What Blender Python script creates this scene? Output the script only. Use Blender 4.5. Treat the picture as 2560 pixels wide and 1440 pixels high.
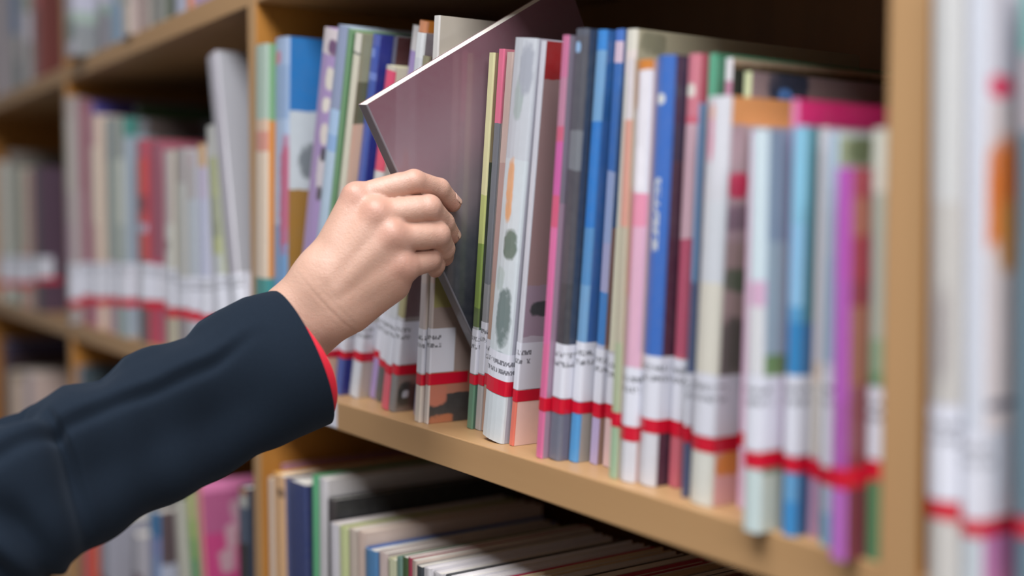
import bpy, bmesh, math, random
import numpy as np
from mathutils import Vector, Matrix

for o in list(bpy.data.objects):
    bpy.data.objects.remove(o, do_unlink=True)
SC = bpy.context.scene
COL = SC.collection
R = math.radians
GZ = 1.05                       # height of the viewer's eye above the library floor; shelf heights below are relative to it

# ------------------------------------------------------------------ camera, world, lights, exposure
cam = bpy.data.cameras.new('camera')
camo = bpy.data.objects.new('camera', cam)
COL.objects.link(camo)
SC.camera = camo
cam.sensor_width = 36.0
cam.lens = 36.0 * 2900.0 / 2560.0
cam.clip_start = 0.02
cam.dof.use_dof = True
cam.dof.focus_distance = 0.816
cam.dof.aperture_fstop = 1.9
cam.dof.aperture_blades = 0
PITCH, YAW = 0.058210, 0.591661     # looking 3.3 degrees down, along the shelves and 34 degrees into them
fwd = Vector((-math.cos(YAW) * math.cos(PITCH), math.sin(YAW) * math.cos(PITCH), -math.sin(PITCH)))
right = Vector((math.sin(YAW), math.cos(YAW), 0.0))
up = right.cross(fwd)
camo.matrix_world = Matrix(((right.x, up.x, -fwd.x, 0.0), (right.y, up.y, -fwd.y, -0.42), (right.z, up.z, -fwd.z, GZ), (0, 0, 0, 1)))

w = bpy.data.worlds.new('world')
SC.world = w
w.use_nodes = True
w.node_tree.nodes['Background'].inputs[0].default_value = (0.93, 0.96, 1.0, 1)
w.node_tree.nodes['Background'].inputs[1].default_value = 0.19

SC.view_settings.view_transform = 'Standard'
SC.view_settings.look = 'None'
SC.view_settings.gamma = 1.0
SC.view_settings.use_curve_mapping = False
SC.view_settings.exposure = 0.0

def area(name, loc, sx, sy, power, col):
    l = bpy.data.lights.new(name, 'AREA')
    l.shape = 'RECTANGLE'; l.size = sx; l.size_y = sy; l.energy = power; l.color = col
    o = bpy.data.objects.new(name, l); COL.objects.link(o); o.location = loc
    return o
FIX = [(0.05, -0.82), (2.25, -0.82)]       # ceiling fixtures down the middle of the aisle
for fx, fy in FIX:
    area('ceiling_lamp_light', (fx, fy, 2.505), 1.76, 0.86, 58.0, (0.97, 0.98, 1.0))

# ------------------------------------------------------------------ helpers
def lin(h, k=1.0):
    c = [int(h[i:i + 2], 16) / 255.0 for i in (0, 2, 4)]
    c = [(x / 12.92 if x <= 0.04045 else ((x + 0.055) / 1.055) ** 2.4) for x in c]
    return tuple(min(0.92, x * k) for x in c) + (1.0,)

class NT:
    """small helper for node trees"""
    def __init__(s, name):
        s.m = bpy.data.materials.new(name); s.m.use_nodes = True
        s.t = s.m.node_tree; s.b = s.t.nodes['Principled BSDF']
    def n(s, typ, **kw):
        x = s.t.nodes.new(typ)
        for k, v in kw.items(): setattr(x, k, v)
        return x
    def l(s, a, b): s.t.links.new(a, b)
    def math(s, op, a, b=None, clamp=False):
        x = s.n('ShaderNodeMath', operation=op); x.use_clamp = clamp
        for i, v in enumerate((a, b)):
            if v is None: continue
            if isinstance(v, (int, float)): x.inputs[i].default_value = v
            else: s.l(v, x.inputs[i])
        return x.outputs[0]
    def mix(s, fac, a, b):
        x = s.n('ShaderNodeMix', data_type='RGBA')
        if isinstance(fac, (int, float)): x.inputs[0].default_value = fac
        else: s.l(fac, x.inputs[0])
        for i, v in ((6, a), (7, b)):
            if isinstance(v, tuple): x.inputs[i].default_value = v
            else: s.l(v, x.inputs[i])
        return x.outputs[2]
    def xyz(s):
        tc = s.n('ShaderNodeTexCoord'); sp = s.n('ShaderNodeSeparateXYZ')
        s.l(tc.outputs['Object'], sp.inputs[0]); s.tc = tc
        return sp.outputs
    def noise(s, vec, scale, detail=3.0):
        x = s.n('ShaderNodeTexNoise'); x.inputs['Scale'].default_value = scale; x.inputs['Detail'].default_value = detail
        if vec is not None: s.l(vec, x.inputs['Vector'])
        return x.outputs['Fac']
    def bump(s, h, strength, dist=0.001):
        x = s.n('ShaderNodeBump'); x.inputs['Strength'].default_value = strength; x.inputs['Distance'].default_value = dist
        s.l(h, x.inputs['Height']); s.l(x.outputs[0], s.b.inputs['Normal'])
    def set(s, **kw):
        for k, v in kw.items(): s.b.inputs[k.replace('_', ' ')].default_value = v
        return s.m

def link(name, me, mats=(), parent=None):
    o = bpy.data.objects.new(name, me); COL.objects.link(o)
    for m in mats: me.materials.append(m)
    if parent is not None: o.parent = parent
    return o

def mesh(name, verts, faces, mats, parent=None, mi=None, smooth=False):
    me = bpy.data.meshes.new(name)
    me.from_pydata([tuple(v) for v in verts], [], [tuple(f) for f in faces])
    o = link(name, me, mats, parent)
    if mi is not None: me.polygons.foreach_set('material_index', list(mi))
    if smooth: me.polygons.foreach_set('use_smooth', [True] * len(me.polygons))
    me.update()
    return o

def box(name, lo, hi, mat, parent=None, bev=0.0):
    bm = bmesh.new()
    bmesh.ops.create_cube(bm, size=1.0)
    for v in bm.verts:
        v.co = Vector([lo[i] + (v.co[i] + 0.5) * (hi[i] - lo[i]) for i in range(3)])
    if bev:
        bmesh.ops.bevel(bm, geom=list(bm.edges), offset=bev, segments=2, affect='EDGES', profile=0.5)
    me = bpy.data.meshes.new(name); bm.to_mesh(me); bm.free()
    return link(name, me, [mat], parent)

def empty(name, loc, label=None, cat=None, group=None):
    o = bpy.data.objects.new(name, None); COL.objects.link(o)
    o.empty_display_size = 0.02; o.location = loc
    if label: o['label'] = label
    if cat: o['category'] = cat
    if group: o['group'] = group
    return o

# ------------------------------------------------------------------ materials
def m_plain(name, col, rough=0.5, noise=None):
    t = NT(name)
    if noise:
        t.xyz(); f = t.noise(t.tc.outputs['Object'], noise[0], 4)
        c2 = tuple(x * noise[1] for x in col[:3]) + (1,)
        t.l(t.mix(f, col, c2), t.b.inputs['Base Color'])
    else: t.b.inputs['Base Color'].default_value = col
    return t.set(Roughness=rough)

def m_wood(name, a, b, sc, axis):
    t = NT(name); t.xyz()
    mp = t.n('ShaderNodeMapping'); t.l(t.tc.outputs['Object'], mp.inputs[0])
    s = [38.0, 38.0, 38.0]; s[axis] = 2.2
    mp.inputs['Scale'].default_value = s
    f = t.noise(mp.outputs[0], sc, 5)
    rp = t.n('ShaderNodeValToRGB'); t.l(f, rp.inputs[0])
    rp.color_ramp.elements[0].position = 0.3; rp.color_ramp.elements[0].color = a
    rp.color_ramp.elements[1].position = 0.75; rp.color_ramp.elements[1].color = b
    t.l(rp.outputs[0], t.b.inputs['Base Color'])
    t.bump(f, 0.05)
    return t.set(Roughness=0.42)
WA, WB = lin('ab855c'), lin('b48e64')
wood_x = m_wood('beech laminate along the shelf', WA, WB, 1.0, 0)
wood_z = m_wood('beech laminate upright', WA, WB, 1.0, 2)
side_m = m_wood('orange beech veneer', lin('a8702e'), lin('b47a36'), 1.0, 2)
back_m = m_wood('back panel laminate', lin('7c5024'), lin('88592a'), 1.0, 2)

def m_cover(name, bands, H, spots, kind, T, ink=None, gain=1.0, film=False):
    """printed board or spine: colour bands up the height (blended like a reflection if film), printed patches and marks, under a clear film"""
    t = NT(name); X = t.xyz()
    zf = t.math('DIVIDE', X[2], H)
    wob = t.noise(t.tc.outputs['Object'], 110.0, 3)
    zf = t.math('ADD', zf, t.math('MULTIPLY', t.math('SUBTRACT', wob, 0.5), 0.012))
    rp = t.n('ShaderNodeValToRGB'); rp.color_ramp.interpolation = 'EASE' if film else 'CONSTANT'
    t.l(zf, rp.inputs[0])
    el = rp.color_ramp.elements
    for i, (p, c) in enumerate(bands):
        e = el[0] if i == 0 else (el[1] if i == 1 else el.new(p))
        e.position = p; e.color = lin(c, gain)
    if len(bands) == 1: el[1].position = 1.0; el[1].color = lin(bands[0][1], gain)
    c = rp.outputs[0]
    for (k, u, v, ru, rv, colr) in spots:
        if k != kind: continue
        uc = X[0] if kind == 's' else X[1]
        u0 = (u - 0.5) * T if kind == 's' else u
        rr = ru * T if kind == 's' else ru
        du = t.math('DIVIDE', t.math('SUBTRACT', uc, u0), rr)
        dv = t.math('DIVIDE', t.math('SUBTRACT', t.math('DIVIDE', X[2], H), v), rv)
        d = t.math('ADD', t.math('POWER', t.math('ABSOLUTE', du), 3.0), t.math('POWER', t.math('ABSOLUTE', dv), 3.0))
        d = t.math('ADD', d, t.math('MULTIPLY', t.math('SUBTRACT', wob, 0.5), 2.4))
        c = t.mix(t.math('MULTIPLY', t.math('SUBTRACT', 1.45, d), 1.1, True), c, lin(colr, gain))
    if ink and ink[0] == kind:
        k, u, v0, v1, ru, colr = ink
        mp = t.n('ShaderNodeMapping'); t.l(t.tc.outputs['Object'], mp.inputs[0]); mp.inputs['Scale'].default_value = (420, 1, 260)
        nn = t.noise(mp.outputs[0], 1.0, 1)
        zz = t.math('DIVIDE', X[2], H)
        mk = t.math('MULTIPLY', t.math('GREATER_THAN', zz, v0), t.math('LESS_THAN', zz, v1))
        mk = t.math('MULTIPLY', mk, t.math('LESS_THAN', t.math('ABSOLUTE', t.math('SUBTRACT', X[0], (u - 0.5) * T)), ru * T))
        mk = t.math('MULTIPLY', mk, t.math('GREATER_THAN', nn, 0.46))
        c = t.mix(mk, c, lin(colr, gain))
    fine = t.noise(t.tc.outputs['Object'], 160.0, 4)
    c = t.mix(t.math('MULTIPLY', fine, 0.16), c, (0.30, 0.29, 0.29, 1))
    t.l(c, t.b.inputs['Base Color'])
    t.b.inputs['Coat Weight'].default_value = 1.0 if film else 0.55
    t.b.inputs['Coat Roughness'].default_value = 0.03 if film else 0.12
    if film: t.b.inputs['Coat IOR'].default_value = 1.5
    return t.set(Roughness=0.42)

def m_label():
    t = NT('library spine label'); X = t.xyz()
    oi = t.n('ShaderNodeObjectInfo')
    mp = t.n('ShaderNodeMapping'); t.l(t.tc.outputs['Object'], mp.inputs[0]); mp.inputs['Scale'].default_value = (900, 700, 330)
    off = t.n('ShaderNodeCombineXYZ'); t.l(t.math('MULTIPLY', oi.outputs['Random'], 57.0), off.inputs[0]); t.l(t.math('MULTIPLY', oi.outputs['Random'], 31.0), off.inputs[2])
    t.l(off.outputs[0], mp.inputs['Location'])
    nn = t.noise(mp.outputs[0], 1.0, 1)
    # printed call-number rows near the top of the label (z is measured from the label's upper edge)
    rows = None
    for z0, z1 in ((-0.0085, -0.0052), (-0.0145, -0.0112)):
        r = t.math('MULTIPLY', t.math('GREATER_THAN', X[2], z0), t.math('LESS_THAN', X[2], z1))
        rows = r if rows is None else t.math('ADD', rows, r)
    front = t.math('LESS_THAN', X[1], 0.009)
    mk = t.math('MULTIPLY', t.math('MULTIPLY', rows, front), t.math('GREATER_THAN', nn, 0.49))
    c = t.mix(t.math('MULTIPLY', mk, 0.75), lin('d6d7e2'), lin('3a3a44'))
    t.l(c, t.b.inputs['Base Color'])
    t.b.inputs['Coat Weight'].default_value = 0.5; t.b.inputs['Coat Roughness'].default_value = 0.1
    return t.set(Roughness=0.5)
label_m = m_label()
tape_m = NT('red spine tape').set(Base_Color=lin('c8102e'), Roughness=0.38, Coat_Weight=0.5, Coat_Roughness=0.12)

def m_pages():
    t = NT('book page edges'); X = t.xyz()
    cx = t.n('ShaderNodeCombineXYZ'); t.l(X[0], cx.inputs[0])
    f = t.noise(cx.outputs[0], 2600.0, 1)
    t.l(t.mix(f, lin('cfc8bb'), lin('e9e6e0')), t.b.inputs['Base Color'])
    return t.set(Roughness=0.8)
pages_m = m_pages()

# ------------------------------------------------------------------ room
def struct(o): o['kind'] = 'structure'; return o
floor_m = m_plain('grey-brown carpet tiles', lin('6e675f'), 0.6, (40, 0.85))
wall_m = m_plain('off-white wall paint', lin('d2cfc8'), 0.7)
struct(box('floor', (-4.2, -3.0, -0.05), (3.4, 0.36, 0.0), floor_m))
struct(box('wall_back', (-4.2, 0.30, 0.0), (3.4, 0.36, 2.55), wall_m))
struct(box('ceiling', (-4.2, -3.0, 2.55), (3.4, 0.36, 2.6), wall_m))
lamp_m = m_plain('white enamelled steel', lin('e6e6e4'), 0.4)
glow = NT('lamp diffuser').set(Base_Color=(0.9, 0.9, 0.9, 1), Emission_Color=(0.97, 0.98, 1, 1), Emission_Strength=3.0)
for i, (fx, fy) in enumerate(FIX):
    f = empty('ceiling_lamp', (fx, fy, 2.55), ('flat white ceiling lamp over the aisle, nearer the bookcase\'s right end', 'flat white ceiling lamp farthest right along the aisle')[i], 'lamp', 'ceiling lamps over the aisle')
    box('housing', (-0.9, -0.45, -0.04), (0.9, 0.45, 0.0), lamp_m, f, 0.004)
    box('diffuser', (-0.885, -0.435, -0.043), (0.885, 0.435, -0.0405), glow, f)

# ------------------------------------------------------------------ bookcase
UT = 0.021                      # upright thickness
PITCHX = 0.7515                 # bay pitch
UX = [-0.3215 + PITCHX * k for k in (-3, -2, -1, 0, 1)]
SH = [-0.969, -0.561, -0.1535, 0.2302, 0.614]         # upper faces of the boards
ST = 0.0237
DEP = 0.285
case = empty('bookcase', (-0.6965, 0.0, 0.0), 'pale beech library bookcase with square bays packed with books', 'bookcase')
cx0 = -0.6965
for x in UX:
    u = box('upright', (x - UT / 2 - cx0, 0.0, 0.0), (x + UT / 2 - cx0, DEP, GZ + 0.614), wood_z, case, 0.0012)
    u.data.materials.append(side_m)                        # veneered faces, pale banding on the front edge
    for p in u.data.polygons:
        if abs(p.normal.x) > 0.9: p.material_index = 1
for k in range(len(UX) - 1):
    x0, x1 = UX[k] + UT / 2, UX[k + 1] - UT / 2
    for z in SH:
        box('shelf', (x0 + .0002 - cx0, 0.0008, GZ + z - ST), (x1 - .0002 - cx0, DEP - 0.007, GZ + z), wood_x, case, 0.0008)
    box('back_panel', (x0 - cx0, DEP - 0.006, 0.0), (x1 - cx0, DEP, GZ + 0.614), back_m, case)
    box('plinth', (x0 - cx0, 0.03, 0.0), (x1 - cx0, 0.045, GZ + SH[0] - ST), wood_x, case)

# ------------------------------------------------------------------ books
def cover_profile(T, D, c, hard):
    """outline of spine and boards seen from above, outside and inside, with the flag 1 where it is spine"""
    r = min(0.0028 if hard else 0.0012, T * 0.32)
    bulge = 0.0012 if hard and T > 0.012 else 0.0
    out = [(-T / 2, D, 0), (-T / 2, r, 0)]
    for a in (30, 60): out.append((-T / 2 + r - r * math.cos(R(a)), r - r * math.sin(R(a)), 1))
    n = 5
    for i in range(n):
        f = i / (n - 1); x = (-T / 2 + r) * (1 - f) + (T / 2 - r) * f
        out.append((x, -bulge * math.sin(math.pi * f), 1))
    for a in (60, 30): out.append((T / 2 - r + r * math.cos(R(a)), r - r * math.sin(R(a)), 1))
    out += [(T / 2, r, 1), (T / 2, D, 0)]
    return out

def prism_shell(name, prof, c, z0, z1, mats, parent, T, D):
    """open U-shaped shell of thickness c"""
    n = len(prof); V = []; F = []; M = []
    ins = []
    for (x, y, s) in prof:
        xi = max(-T / 2 + c, min(T / 2 - c, x)); yi = y if y >= D - 1e-6 else max(y + c * .8, c * .7)
        ins.append((xi, yi))
    for z in (z0, z1):
        V += [(x, y, z) for x, y, s in prof]; V += [(x, y, z) for x, y in ins]
    o0, i0, o1, i1 = 0, n, 2 * n, 3 * n
    for k in range(n - 1):
        sp = 0 if (prof[k][2] or prof[k + 1][2]) and not (prof[k][1] >= D - 1e-6 or prof[k + 1][1] >= D - 1e-6) else 1
        F.append((o0 + k, o0 + k + 1, o1 + k + 1, o1 + k)); M.append(sp)
        F.append((i0 + k + 1, i0 + k, i1 + k, i1 + k + 1)); M.append(1)
        F.append((o1 + k, o1 + k + 1, i1 + k + 1, i1 + k)); M.append(sp)
        F.append((o0 + k + 1, o0 + k, i0 + k, i0 + k + 1)); M.append(sp)
    for k in (0, n - 1):
        q = (o0 + k, o1 + k, i1 + k, i0 + k)
        F.append(q if k == 0 else q[::-1]); M.append(1)
    return mesh(name, V, F, mats, parent, M)

def book(loc, lean, T, H, D, sp, cv, lab, tape, spots, ink, label, group, mat=None, gain=(1.0, 1.35), film=False):
    hard = T > 0.0085 and not film
    c = 0.0019 if hard else 0.0006
    ov = 0.0022 if hard else 0.0003
    rt = empty('book', loc, label, 'book', group)
    rt.rotation_euler = (0, lean, 0)
    if mat is not None: rt.matrix_world = mat
    ms = m_cover('printed spine', sp, H, spots, 's', T, ink, gain[0])
    mc = m_cover('printed cover', cv, H, spots, 'c', T, None, gain[1], film)
    prof = cover_profile(T, D, c, hard)
    cov = prism_shell('cover', prof, c, 0.0, H, [ms, mc], rt, T, D)
    box('pages', (-T / 2 + c * 1.02, c * 1.3, ov), (T / 2 - c * 1.02, D - ov * 1.3, H - ov), pages_m, rt)
    for nm, rng, m, dd in (('spine_label', lab, label_m, 0.021), ('tape', tape, tape_m, 0.034)):
        if not rng: continue
        e = 0.00022; zl = H * rng[1]
        p2 = []
        for (x, y, s) in prof:
            if y >= D - 1e-6: y = min(dd, D * .5)
            p2.append((x + math.copysign(e, x) if abs(x) > T * .25 else x, y - (e if s else 0), s))
        n = len(p2); V = []
        for z in (H * rng[0] - zl, 0.0): V += [(x, y, z) for x, y, s in p2]
        F = [(k, k + 1, n + k + 1, n + k) for k in range(n - 1)]
        o = mesh(nm, V, F, [m], cov)
        o.location = (0, 0, zl)
    return rt

GROUPS = {'M': 'books on the shelf by the hand', 'K': 'books on the shelf below', 'A': 'books in the middle bay', 'C': 'books in the far bay', 'U': 'books on the upper shelf', 'V': 'books on the topmost far shelf', 'E': 'books in the far lower bay', 'B': 'books under the sleeve', 'R': 'books in the nearest bay'}
ZROW = {'M': -.1535, 'A': -.1535, 'C': -.1535, 'R': -.1535, 'K': -.561, 'B': -.561, 'E': -.561, 'U': .2302, 'V': .2302}
# row, left edge at the foot, lean (degrees), set-back, thickness, height, depth, spine bands, cover bands, label span, tape span, patches, lettering, label
BOOKS = [
    ('M', -1.0620, 2.27, -0.0060, 0.0281, 0.3164, 0.200, [(0.0, '3f8a86'), (0.312, 'dcc8b4'), (0.685, 'd09080'), (0.745, 'd8b8a0'), (0.781, 'a9bdb0')], [(0.0, '2f7f80'), (0.312, 'c07a28'), (0.775, '6f9a70')], None, None, [], None, 'green topped picture book with an orange lower half, against the upright left of the hand'),
    ('M', -1.0330, 3.10, 0.0000, 0.0291, 0.3190, 0.210, [(0.0, '6f98c4'), (0.464, 'a8bcd8'), (0.768, '8fa8cc'), (0.92, '9fb4d4')], [(0.0, '8a6420'), (0.569, 'b4bcc0'), (0.791, '1068a8')], None, None, [('s', 0.3, 0.943, 0.3, 0.018, 'c87f98'), ('s', 0.85, 0.557, 0.25, 0.16, 'b8607e'), ('c', 0.025, 0.651, 0.012, 0.05, '6c7478')], None, 'wide blue covered book with a pale grey picture panel, beside the purple patterned spine'),
    ('M', -1.0029, 14.89, 0.0040, 0.0276, 0.3218, 0.200, [(0.0, 'a98fc0'), (0.93, 'd8ccd0')], [(0.0, 'a58cb8')], (0.113, 0.211), (0.091, 0.113), [('s', 0.8, 0.953, 0.22, 0.02, '6c4a70'), ('s', 0.8, 0.873, 0.2, 0.03, 'ded6cc'), ('s', 0.75, 0.804, 0.2, 0.02, 'e6ddd4'), ('s', 0.8, 0.725, 0.2, 0.03, 'ddd2cc'), ('s', 0.8, 0.622, 0.2, 0.05, 'cfc6cc'), ('s', 0.85, 0.673, 0.12, 0.02, '4a4450'), ('s', 0.85, 0.565, 0.12, 0.02, '5a5058')], None, 'leaning purple spined book with a cream flower pattern'),
    ('M', -0.9735, 14.89, 0.0030, 0.0181, 0.3223, 0.200, [(0.0, 'b4c8dc'), (0.672, '8fb0dc'), (0.717, 'a9c4e4'), (0.783, '8f9ab8')], [(0.0, 'a0b0c4')], (0.121, 0.217), (0.099, 0.121), [], None, 'pale grey-blue spine squeezed between the purple patterned and the green book'),
    ('M', -0.9539, 14.89, 0.0040, 0.0074, 0.3190, 0.210, [(0.0, '6f9a70')], [(0.0, '3f6a40'), (0.988, '6a9468')], (0.128, 0.223), (0.106, 0.128), [], None, 'tall thin green book standing out above the cream and navy spines'),
    ('M', -0.9454, 14.90, 0.0060, 0.0095, 0.3146, 0.200, [(0.0, 'd8ccc0'), (0.596, 'd4cfbc'), (0.942, '8a8a80'), (0.953, 'd8d4c8')], [(0.0, 'caa890'), (0.764, '5a5c40'), (0.875, '8c8c70')], (0.132, 0.228), (0.11, 0.132), [], None, 'narrow cream spine with a grey band, left of the navy book'),
    ('M', -0.9347, 14.90, 0.0170, 0.0111, 0.3126, 0.200, [(0.0, '3a54a4'), (0.88, '6a80c8'), (0.902, '3850a8'), (0.97, '4a5aa8')], [(0.0, '0c1c78')], (0.131, 0.219), (0.109, 0.13), [('s', 0.5, 0.953, 0.3, 0.012, '7088d0')], None, 'navy blue book leaning right, upper left of the hand'),
    ('M', -0.9223, 14.90, 0.0300, 0.0062, 0.3113, 0.190, [(0.0, '585868')], [(0.0, '3c1014')], None, None, [], None, 'dark maroon book set back behind the short coral book'),
    ('M', -0.9150, 14.90, 0.0220, 0.0148, 0.2847, 0.170, [(0.0, 'cdd2dc'), (0.356, 'd8d4d0'), (0.699, 'e0506a'), (0.809, 'd8486c'), (0.986, 'c8c0b0')], [(0.0, 'a8a098'), (0.723, 'c8c4a8')], (0.147, 0.244), (0.118, 0.146), [], None, 'short coral red and white book, partly behind the corner of the held book'),
    ('M', -0.8988, 14.90, 0.0333, 0.0131, 0.3159, 0.210, [(0.0, 'a890c8'), (0.113, 'c8c8d4'), (0.319, 'c8c4d0'), (0.645, 'a08cc0'), (0.937, 'ccc8c8')], [(0.0, 'b0a0b0'), (0.319, '60666e')], (0.137, 0.243), (0.116, 0.136), [], None, 'lavender spined book with a cream top and slate cover'),
    ('M', -0.8806, 14.89, 0.0292, 0.0118, 0.3168, 0.210, [(0.0, '555556'), (0.119, 'd0d0d8'), (0.321, '8c5838'), (0.878, '3f8080'), (0.894, 'c07848'), (0.972, 'e09468')], [(0.0, '585858'), (0.639, '785040'), (0.971, 'c87818')], (0.118, 0.236), (0.098, 0.117), [], None, 'orange topped book with a dark grey foot, behind the white spined photo book'),
    ('M', -0.8392, 12.14, 0.0140, 0.0113, 0.2998, 0.200, [(0.0, 'd8586a'), (0.102, 'c8cad2'), (0.26, 'ccced4'), (0.934, 'd8dadc')], [(0.0, '908a88'), (0.345, '7a7478'), (0.667, '6c6468')], (0.129, 0.253), (0.102, 0.126), [], None, 'white spined book with a red foot and grey photo cover'),
    ('M', -0.8265, 12.08, 0.0140, 0.0095, 0.2813, 0.190, [(0.0, '807c7c'), (0.114, 'c4c4cc'), (0.281, 'a8a078'), (0.371, '8a8468')], [(0.0, '7a706c'), (0.281, '584040')], (0.142, 0.268), (0.111, 0.139), [('c', 0.012, 0.048, 0.01, 0.04, '2c3434'), ('c', 0.01, 0.052, 0.003, 0.012, 'a8b8c8')], None, 'grey photo covered book below the wrist, between two red edged spines'),
    ('M', -0.8152, 11.94, 0.0321, 0.0064, 0.2986, 0.200, [(0.0, 'd83848'), (0.095, 'cc2030'), (0.127, 'd2d4dc')], [(0.0, 'b82028'), (0.263, 'a0a0a8')], (0.129, 0.257), (0.095, 0.127), [], None, 'white spine with a bright red foot, under the held book'),
    ('M', -0.7975, 9.97, 0.0216, 0.0053, 0.2914, 0.200, [(0.0, '8c809c'), (0.264, 'b0a0b8'), (0.466, 'b8a8b8')], [(0.0, '806888')], (0.131, 0.253), (0.101, 0.129), [], None, 'thin lavender grey spine beside the cream book with the fox picture'),
    ('M', -0.7720, 6.22, 0.0084, 0.0080, 0.3027, 0.220, [(0.0, 'd4c8bc'), (0.123, 'b8acac'), (0.35, 'c0b0ac'), (0.647, 'd4d0cc')], [(0.0, 'b4a8a0'), (0.647, 'a8a094')], (0.126, 0.238), (0.095, 0.123), [], None, "tall cream spined book rising above the held book's white top edge"),
    ('M', -0.7611, 5.80, 0.0104, 0.0058, 0.2717, 0.220, [(0.0, 'd0c4bc'), (0.142, 'bcb0ac'), (0.393, 'c0a8a0')], [(0.0, '302e2e'), (0.08, '9c6450'), (0.141, '8a7a74'), (0.327, '8a8450'), (0.459, 'a0a080')], (0.145, 0.269), (0.11, 0.142), [('c', 0.012, 0.009, 0.01, 0.016, '9c5c3c'), ('c', 0.008, 0.08, 0.008, 0.03, 'a86450')], None, "book with a dark cover picture touched with orange-brown, low beside the held book's foot"),
    ('M', -0.7255, 6.63, 0.0267, 0.0072, 0.2723, 0.190, [(0.0, '5c8a70'), (0.15, 'a8acac'), (0.278, '586c34'), (0.332, '7c9440'), (0.503, 'b4bc70'), (0.631, 'd0cc9c')], [(0.0, '3c5c4c'), (0.278, '20281c'), (0.396, '2c3424'), (0.717, '7a6c50')], (0.152, 0.273), (0.123, 0.15), [], None, 'pale yellow to olive green spine just right of the held book'),
    ('M', -0.7174, 6.86, 0.0287, 0.0072, 0.2741, 0.190, [(0.0, 'b4b0b0'), (0.289, '8c8c90'), (0.394, '686c74'), (0.811, 'd86888')], [(0.0, '8c8888'), (0.811, 'b06878')], (0.154, 0.293), (0.123, 0.151), [], None, 'pink topped grey spine between the olive green and the tan books'),
    ('M', -0.7092, 7.34, 0.0288, 0.0080, 0.2708, 0.190, [(0.0, 'b49484'), (0.4, 'b0908a'), (0.718, 'c0a8a0')], [(0.0, 'a88070')], (0.159, 0.252), (0.128, 0.157), [], None, 'tan brown spine left of the white plant patterned book'),
    ('M', -0.6838, 8.75, 0.0130, 0.0253, 0.2734, 0.200, [(0.0, 'ccd4da'), (0.71, 'c4c8d0')], [(0.0, '9898a4')], (0.161, 0.23), (0.123, 0.161), [('s', 0.5, 0.857, 0.2, 0.05, 'a8b4b4'), ('s', 0.45, 0.634, 0.16, 0.075, 'dca478'), ('s', 0.65, 0.503, 0.28, 0.035, '66786e'), ('s', 0.62, 0.321, 0.3, 0.07, '6e7e7e'), ('s', 0.35, 0.412, 0.2, 0.03, 'b8c4c4'), ('s', 0.7, 0.928, 0.25, 0.06, 'a4a8b4'), ('s', 0.65, 0.199, 0.25, 0.03, '8c9ca0')], None, 'thick white book printed with grey-green leaves and an orange mark'),
    ('M', -0.6536, 7.97, 0.0162, 0.0053, 0.2707, 0.210, [(0.0, 'e0705c'), (0.144, 'b4acb8'), (0.261, 'c8c8d2')], [(0.0, 'dcb4ac'), (0.144, 'a49ca8'), (0.281, '8c7888'), (0.41, '8c7070'), (0.908, '8c1014')], (0.146, 0.266), (0.115, 0.144), [('c', 0.018, 0.35, 0.012, 0.02, '303438')], None, 'book with a mauve cover under a dark red top block'),
    ('M', -0.6099, 6.09, 0.0080, 0.0065, 0.2679, 0.190, [(0.0, 'd86898'), (0.279, 'd868a0'), (0.555, 'd05078'), (0.631, 'c858a0'), (0.754, 'c85878'), (0.792, 'b87c98'), (0.906, 'c46c94')], [(0.0, '8c7488'), (0.612, '706878')], None, (0.117, 0.149), [], None, 'thin bright pink spine left of the charcoal book'),
    ('M', -0.6025, 6.09, 0.0120, 0.0117, 0.2706, 0.210, [(0.0, '666a7c'), (0.277, '383840'), (0.418, '44424c'), (0.68, '70747c'), (0.773, '4c4c56'), (0.984, '505462')], [(0.0, '5c5868'), (0.277, '1c2c44')], (0.151, 0.279), (0.114, 0.149), [('s', 0.35, 0.959, 0.22, 0.012, '8cb4dc')], None, 'charcoal grey spine with a small light blue badge at its top'),
    ('M', -0.5897, 6.07, 0.0186, 0.0086, 0.2692, 0.210, [(0.0, '4894d0'), (0.282, '6c9cc8'), (0.421, '4c88c0'), (0.552, '1f74c4'), (0.794, '6c9cc8'), (0.952, '2c80cc')], [(0.0, '8c8884'), (0.282, '20508c'), (0.794, '104c84')], (0.147, 0.288), (0.118, 0.145), [], None, 'mid blue spine right of the charcoal book'),
    ('M', -0.5762, 5.24, 0.0258, 0.0072, 0.2687, 0.200, [(0.0, 'b4a4cc'), (0.109, 'b0b4cc'), (0.285, '3478bc'), (0.405, '9c9cc0'), (0.516, '8c9cc4'), (0.683, '2c64ac'), (0.923, 'd0b8c8'), (0.969, '4070c0')], [(0.0, '94786c'), (0.285, '7c5c58'), (0.553, '1c4478')], (0.147, 0.274), (0.112, 0.145), [], None, 'narrow blue and lilac spine left of the tall cream book'),
    ('M', -0.5654, 4.65, 0.0269, 0.0094, 0.2673, 0.200, [(0.0, 'd8b8b8'), (0.115, 'c0bcc0'), (0.271, 'd4d0b8'), (0.556, 'ccccc0'), (0.906, 'dccfcb'), (0.952, 'd4d0c4')], [(0.0, '98927c')], (0.149, 0.266), (0.116, 0.148), [('c', 0.015, 0.97, 0.01, 0.025, '74725e')], None, 'tall cream spined book with a khaki cover reaching deep into the shelf'),
    ('M', -0.5375, 3.46, 0.0106, 0.0063, 0.2459, 0.190, [(0.0, '9cb898'), (0.166, 'aab494'), (0.329, 'b8b09c'), (0.608, 'd49888'), (0.857, 'd4ccd0')], [(0.0, 'a89c84')], None, (0.128, 0.162), [], None, 'thin spine with a sage green foot, left of the white and pink book'),
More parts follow.
